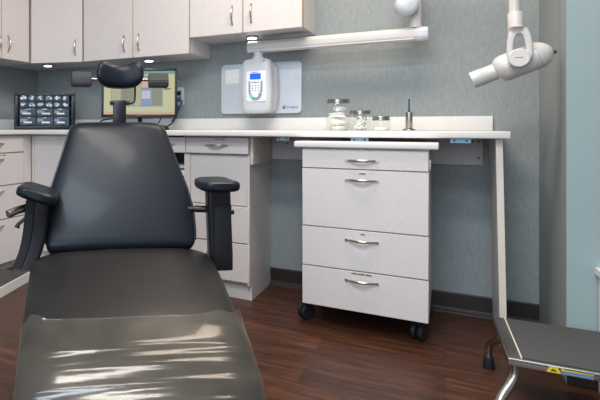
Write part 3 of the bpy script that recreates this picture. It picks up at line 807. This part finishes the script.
def seat_sec(s, grow=0., n=48, th=.105):
    p, nm = seat_at(s); e = halfw(s)+grow
    k = 1.
    if s < .03: k = .45+.55*math.sqrt(max(0, 1-(1-s/.03)**2))
    if LEN-s < .03: k = .45+.55*math.sqrt(max(0, 1-(1-(LEN-s)/.03)**2))
    out_ = []
    for x, z in sup(n, e, th/2*k+grow, 5.5):
        crown = .010*(1-(x/e)**2) if z > 0 else 0
        out_.append(p+Vector((x, 0, 0))+nm*(z-th/2+crown*k))
    return out_
ss = [0, .004, .012, .02, .03, .045, .06, .085]+[.085+(LEN-.115)*k/40 for k in range(1, 41)]+[LEN-.02, LEN-.01, LEN-.003, LEN]
b = loft(bmesh.new(), [seat_sec(s) for s in ss])
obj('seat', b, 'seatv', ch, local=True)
# backrest
B0, B1 = Vector((0, .022, .534)), Vector((0, .235, .948))
up_ = (B1-B0).normalized(); nf = Vector((0, -up_.z, up_.y)); BL = (B1-B0).length
def bw(t):
    K = ((0, .238), (.12, .246), (.28, .246), (.45, .232), (.7, .199), (1, .163))
    for (a, wa), (c_, wc) in zip(K, K[1:]):
        if t <= c_: return wa+(wc-wa)*(t-a)/(c_-a)
    return K[-1][1]
def back_sec(s, n=48):
    t = s/BL; e = bw(t); r0, r1 = .022, .040; k = 1.
    if s < r0: e -= r0-math.sqrt(max(0, r0*r0-(r0-s)**2)); k = .35+.65*math.sqrt(max(0, 1-(1-s/r0)**2))
    q = BL-s
    if q < r1: e -= r1-math.sqrt(max(0, r1*r1-(r1-q)**2)); k = .30+.70*math.sqrt(max(0, 1-(1-q/r1)**2))
    p = B0+up_*s; o_ = []
    for x, z in sup(n, e, .04*k, 6):
        cr = .012*(1-(x/e)**2)*(math.sin(PI*t)**.5 if 0 < t < 1 else 0) if z > 0 else 0
        o_.append(p+Vector((x, 0, 0))+nf*(z-.04+cr))
    return o_
sb = [0, .003, .008, .015, .022]+[.022+(BL-.062)*k/22 for k in range(1, 23)]+[BL-.03, BL-.02, BL-.012, BL-.005, BL-.001, BL]
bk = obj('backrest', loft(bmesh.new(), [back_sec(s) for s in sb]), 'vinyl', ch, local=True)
# welt round the front edge of the backrest
def edge_pt(s, sd):
    t = s/BL; e = bw(t); r1 = .040; q = BL-s
    if q < r1: e -= r1-math.sqrt(max(0, r1*r1-(r1-q)**2))
    return B0+up_*s+Vector((sd*(e-.001), 0, 0))+nf*(-.016 if q > .03 else -.016-.014*(1-q/.03))
L_ = [.025+(BL-.03)*k/24 for k in range(25)]+[BL-.003]
wl = [edge_pt(s, -1) for s in L_]+[edge_pt(s, 1) for s in reversed(L_)]
b = bmesh.new(); sweep(b, wl, .0035, 8); obj('welt', b, 'pipe', bk, local=True)
b = bmesh.new()
bx(b, -.05, .05, .10, .14, .40, .90, bev=.01, rot=Matrix.Rotation(R(-28), 4, 'X'))
bx(b, -.16, .16, .075, .10, .43, .60, bev=.006)
obj('back_support', b, 'mid', ch, local=True)
# headrest
hr_y = .262
b = bmesh.new(); secs = []
for k in range(33):
    x = -.0845+.169*k/32; a = abs(x)/.0845; xo = x+.009
    env = max(0.0, 1-a**8)**.5
    topz = 1.145+.014*math.exp(-((a-.70)/.30)**2)-.003*a**8
    botz = 1.059+.006*a*a+.016*a**4
    cz, hz = (topz+botz)/2, (topz-botz)/2*(.35+.65*env)
    cy = hr_y-.026*a*a; hy_ = .040*(.25+.75*env)
    secs.append([(xo, cy+y, cz+z) for y, z in sup(28, hy_, hz, 3.2)])
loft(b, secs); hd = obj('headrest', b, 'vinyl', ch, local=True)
b = bmesh.new(); sweep(b, [(-.118, hr_y+.015, 1.094), (.13, hr_y+.015, 1.094)], .0055, 14); obj('cross_rod', b, 'steel', hd, local=True)
for x0, x1, z0, z1, rz in ((-.164, -.094, 1.066, 1.120, 6), (.116, .190, 1.066, 1.118, -6)):
    b = bmesh.new()
    prof = [(-.030, -.5), (.03, -.5), (.03, .5), (-.012, .5), (-.032, -.10)]
    t = bmesh.new()
    loft(t, [[(x, y, z*(z1-z0)) for y, z in prof] for x in (-(x1-x0)/2, (x1-x0)/2)])
    bmesh.ops.bevel(t, geom=t.edges[:], offset=.0035, segments=2, affect='EDGES')
    t.transform(Matrix.Translation(((x0+x1)/2, hr_y+.01, (z0+z1)/2)) @ Matrix.Rotation(R(rz), 4, 'Z'))
    obj('grip_block', t, 'rubber', hd, local=True)
b = bmesh.new(); sweep(b, [(-.027, .25, 1.007), (.044, .25, 1.007)], .0075, 14); hg = obj('hinge_pin', b, 'darksteel', ch, local=True)
b = bmesh.new(); bx(b, -.0155, .0315, .238, .262, .90, 1.017, bev=.006); obj('headrest_stem', b, 'blackp', ch, local=True)
b = bmesh.new(); sweep(b, smooth_pts([(.028, .252, 1.006), (.05, .252, 1.006), (.062, .254, 1.014), (.065, .258, 1.04), (.065, .262, 1.085)]), .0038, 10); obj('adjuster_rod', b, 'darksteel', ch, local=True)
# armrests
def pad(nm, c, yaw, roll, L1=.25, wd=.062, parent=None):
    b = bmesh.new(); secs = []
    for k in range(21):
        u = -1+2*k/20; env = max(0, 1-abs(u)**6)**.5
        secs.append([(x, u*L1/2, z+.004*u*u) for x, z in sup(28, wd*(.6+.4*env), .020*(.45+.55*env), 3.6)])
    loft(b, secs)
    b.transform(Matrix.Translation(c) @ Matrix.Rotation(R(yaw), 4, 'Z') @ Matrix.Rotation(R(roll), 4, 'Y'))
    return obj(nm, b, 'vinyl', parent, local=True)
# right arm
ra = obj('armrest', (lambda b: (loft(b, [[(.318+x+dx, .045+y, z) for x, y in rrect(.078, .052, .012)] for z, dx in ((.452, .006), (.50, .006), (.60, .002), (.70, -.002), (.722, -.002))]), b)[1])(bmesh.new()), 'blackp', ch, local=True)
pad('arm_pad', (.309, .035, .730), 0, 0, .17, .062, ra)
obj('arm_facing', box(.297, .355, .0145, .022, .455, .668, bev=.004), 'blackm', ra, local=True)
b = bmesh.new(); sweep(b, [(.205, .10, .645), (.245, .085, .645), (.246, .085, .645), (.29, .07, .645)], [.0075, .0075, .0115, .0115], 14); obj('pivot_pin', b, 'darksteel', ra, local=True)
b = bmesh.new(); sweep(b, [(.353, .055, .638), (.368, .055, .636), (.374, .055, .636)], [.005, .008, .007], 12); obj('knob', b, 'blackp', ra, local=True)
# left arm, swung and tilted, post flaring outwards at its foot
pts = [(-.262, .045, .715), (-.268, .045, .65), (-.274, .045, .59), (-.286, .040, .535), (-.308, .032, .482)]
b = bmesh.new(); secs = [[p+Vector((x, y, 0)) for x, y in rrect(.072, .055, .012)] for p in smooth_pts(pts, 5)]
loft(b, secs); la = obj('armrest', b, 'blackp', ch, local=True)
pad('arm_pad', (-.263, .030, .712), -4, 17, .16, .062, la)
b = bmesh.new(); secs = [[p+Vector((x-.022, y-.030, 0)) for x, y in rrect(.028, .006, .0025)] for p in smooth_pts(pts, 5)[2:-1]]
loft(b, secs); obj('arm_facing', b, 'blackm', la, local=True)
b = bmesh.new(); sweep(b, [(-.285, .045, .672), (-.325, .02, .664), (-.352, .0, .655)], .0125, 16)
obj('pivot_pin', b, 'steel', la, local=True)
b = bmesh.new(); sweep(b, [(-.30, .02, .64), (-.322, .012, .622), (-.326, .012, .612)], [.005, .006, .009], 10); obj('knob', b, 'blackp', la, local=True)
# under-frame, column and floor plate
b = box(-.20, .20, -.22, .12, .37, .41, bev=.01); bx(b, -.272, .272, .02, .075, .43, .46, bev=.006); bx(b, -.10, .10, .0, .11, .40, .44); bx(b, -.18, .18, -.42, -.20, .26, .30, bev=.01, rot=Matrix.Rotation(R(27), 4, 'X'))
obj('seat_frame', b, 'mid', ch, local=True)
b = bmesh.new(); loft(b, [[(x, y-.08, z) for x, y in rrect(2*a_, 2.4*a_, .04)] for z, a_ in ((.03, .13), (.2, .12), (.38, .13))]); obj('column', b, 'mid', ch, local=True)
obj('floor_plate', slab(bmesh.new(), rrect(.42, .62, .06), 0, .035, (0, -.12, 0), .006, Matrix.Rotation(R(90), 4, 'X') @ Matrix.Translation((0, -.035, 0))), 'mid', ch, local=True)

# clear vinyl cover lying over the foot end of the seat
b = bmesh.new(); nu, ns = 96, 130
s0, s1 = .400, LEN-.045
rg = random.Random(11)
def edge_wave(u): return .012*math.sin(3.1*u+.6)+.010*math.sin(7.3*u+1.2)+.005*math.sin(17*u)
RIDGES = [(s0+dk_, uc, wu, am, sk) for dk_, uc, wu, am, sk in ((.100, .0, .32, .0022, .004), (.128, .06, .40, .0018, -.008), (.150, .10, .34, .0020, .010), (.190, -.05, .75, .0026, .006), (.206, .35, .4, .0016, -.02), (.040, .35, .18, .0022, .09), (.030, -.45, .12, .0022, -.09), (.235, 0, .7, .0020, .01), (.27, .1, .7, .0024, -.02))]
grid = []
for j in range(ns+1):
    row = []
    for i in range(nu+1):
        u = -1+2*i/nu
        sA = s0+edge_wave(u)-.012*u; s = sA+(s1-sA)*j/ns
        ring = seat_sec(s, .0045, 200); q = 50-u*57.5   # angle steps: top centre is 50, sides hang over the edge
        k = int(math.floor(q)); p = ring[k % 200].lerp(ring[(k+1) % 200], q-k)
        _, nm = seat_at(s)
        wr_ = .0007*math.sin(s*60+3*math.sin(u*2.2))
        for (sc_, uc, wu, am, sk) in RIDGES:
            wr_ += am*math.exp(-((s-sc_-sk*(u-uc))/.0085)**2)*math.exp(-((u-uc)/wu)**4)
        flare = .011*math.exp(-(s-sA)/.02)*(1+math.sin(u*11))*.5
        hang = .002*max(0, abs(u)-.8)*5*(1+math.sin(s*45+u*3))
        row.append(p+nm*(wr_+.0065+flare)+Vector((math.copysign(hang, u), 0, 0)))
    grid.append(row)
loft(b, grid, cap=False, closed=False)
b.transform(W(ch))
cv = obj('seat_cover', b, 'cover')
so = cv.modifiers.new('Sheet', 'SOLIDIFY'); so.thickness = .0008
tag(cv, 'clear wrinkled plastic cover lying over the foot end of the dental chair', 'plastic cover')

# ------------------------------------------------------------------ step stool, right front
st = thing('step_stool', 'chrome step stool with black ribbed top at the right front', 'step stool', (.163, 1.86, 0))
X0, X1, Y0, Y1, ZT = .163, .735, 1.860, 2.240, .23
b = bmesh.new()
bx(b, X0, X1, Y0, Y1, ZT-.012, ZT, bev=.003)
for a in ((X0, X1, Y0, Y0+.004), (X0, X1, Y1-.004, Y1), (X0, X0+.004, Y0, Y1), (X1-.004, X1, Y0, Y1)): bx(b, *a, ZT-.022, ZT-.002, bev=.0015)
dk = obj('deck', b, 'steel', st)
obj('tread', box(X0+.035, X1-.035, Y0+.012, Y1-.012, ZT+.0002, ZT+.004, bev=.0015), 'grit', st, label='black ribbed rubber tread')
for x in (X0+.033, X1-.036): obj('tread_edging', box(x, x+.003, Y0+.010, Y1-.010, ZT+.0002, ZT+.0046), 'edge', st)
for (x, y, sx, sy) in ((X0+.02, Y0+.03, -1, -1), (X0+.02, Y1-.012, -.45, 1.7), (X1-.02, Y0+.03, 1, -1), (X1-.02, Y1-.012, 1, 1.75)):
    b = bmesh.new()
    sweep(b, smooth_pts([(x, y, ZT-.013), (x, y, ZT-.055), (x+sx*.012, y+sy*.014, ZT-.085), (x+sx*.042, y+sy*.05, ZT-.125), (x+sx*.052, y+sy*.062, ZT-.16), (x+sx*.053, y+sy*.064, .02)]), .0125, 16)
    lg = obj('leg', b, 'steel', st)
    b = bmesh.new(); lathe(b, [(.0, 0), (.019, 0), (.0195, .003), (.017, .042), (.0125, .044)], (x+sx*.053, y+sy*.064, 0), 20); obj('rubber_foot', b, 'rubber', lg)
    b = bmesh.new(); sweep(b, [(x-sx*.004, y-sy*.02, ZT-.05), (x-sx*.004, y+sy*.0, ZT-.05)], .005, 10); obj('bolt', b, 'steel', lg)
b = bmesh.new(); sweep(b, [(.305, Y0-.0006, ZT-.026), (.305, Y0, ZT-.026)], .001, 6)
tri = bmesh.new()
def flat(pts, y, m_):
    t = bmesh.new(); f = t.faces.new([t.verts.new((x, y, z)) for x, z in pts]); f.material_index = m_
    if f.normal.y > 0: f.normal_flip()
    put(tri, t)
cxs = .272; z0 = ZT-.0205
b.free()
flat([(cxs-.017, z0), (cxs+.017, z0), (cxs+.009, z0+.017), (cxs-.009, z0+.017)], Y0-.0004, 0)
flat([(cxs-.008, z0+.004), (cxs+.008, z0+.004), (cxs, z0+.015)], Y0-.0007, 1)
flat([(cxs-.0015, z0+.008), (cxs+.0015, z0+.008), (cxs+.001, z0+.014), (cxs-.001, z0+.014)], Y0-.0010, 0)
flat([(cxs+.018, z0), (cxs+.090, z0), (cxs+.090, z0+.017), (cxs+.018, z0+.017)], Y0-.0004, 2)
flat([(cxs+.018, z0+.010), (cxs+.090, z0+.012), (cxs+.090, z0+.017), (cxs+.018, z0+.017)], Y0-.0007, 0)
for k in range(14): flat([(cxs+.024+.0047*k, z0+.014), (cxs+.028+.0047*k, z0+.014), (cxs+.028+.0047*k, z0+.018), (cxs+.024+.0047*k, z0+.018)], Y0-.0010, 1)
obj('warning_sticker', tri, ['yellow', 'ink', 'bluestripe'], dk, smooth=False, label='yellow warning sticker')

st.rotation_euler = (0, 0, R(1.8))
# low platform at the foot of the left drawers
pf = thing('floor_platform', 'low dark topped platform with white edge at the foot of the left drawers', 'platform', (-2.2, 1.9, 0))
P0, P1 = Vector((-2.06, 1.93, 0)), Vector((-2.15, 2.29, 0))
def quad(e, z0, z1):
    dirv = (P1-P0).normalized(); nn_ = Vector((dirv.y, -dirv.x, 0))
    pts = [P0-dirv*(.16-e)+nn_*e*-1, P1-dirv*e-nn_*e, P1-dirv*e-nn_*(.20-e)+Vector((0, .0, 0)), P0-dirv*(.16-e)-nn_*(.22-e)]
    b = bmesh.new(); return loft(b, [[(p.x, p.y, z) for p in pts] for z in (z0, z1)])
obj('plinth', quad(0, 0, .052), 'top', pf, smooth=False)
obj('mat', quad(.012, .0522, .058), 'grit', pf, smooth=False)

# ------------------------------------------------------------------ light, world, camera
def area(name, loc, rot, sx, sy, e, col):
    l = bpy.data.lights.new(name, 'AREA'); l.shape = 'RECTANGLE'; l.size = sx; l.size_y = sy; l.energy = e; l.color = col
    o = bpy.data.objects.new(name, l); COL.objects.link(o); o.location = loc; o.rotation_euler = rot; return o
area('unseen_ceiling_light', (-.4, 2.0, 2.60), (0, 0, 0), 1.2, .5, 27, (1, .86, .72))  # extra warm lamp added to warm the cabinets, worktop and seat
area('unseen_ceiling_light', (-.45, .62, 2.60), (0, 0, 0), 1.2, .3, 32, (1, .95, .88))
area('unseen_ceiling_light', (-.2, -.4, 2.60), (0, 0, 0), 1.2, .6, 46, (.72, .86, 1))
area('window_daylight', (-.3, -2.1, 1.55), (R(90), 0, 0), 2.4, 1.5, 42, (.74, .87, 1))
wd = bpy.data.worlds.new('World'); S.world = wd; wd.use_nodes = True
bg = wd.node_tree.nodes['Background']; bg.inputs['Color'].default_value = (.90, .93, 1, 1); bg.inputs['Strength'].default_value = .3

cam = bpy.data.cameras.new('Camera'); co = bpy.data.objects.new('Camera', cam); COL.objects.link(co)
co.location = (0, 0, .92); co.rotation_euler = (R(90), 0, R(30))
cam.sensor_width = 36; cam.lens = 511*36/600; cam.shift_x = .25; cam.shift_y = -73/600; cam.clip_start = .02
S.camera = co
S.view_settings.view_transform = 'Standard'; S.view_settings.look = 'None'; S.view_settings.gamma = 1
S.view_settings.use_curve_mapping = False; S.view_settings.exposure = 0.19
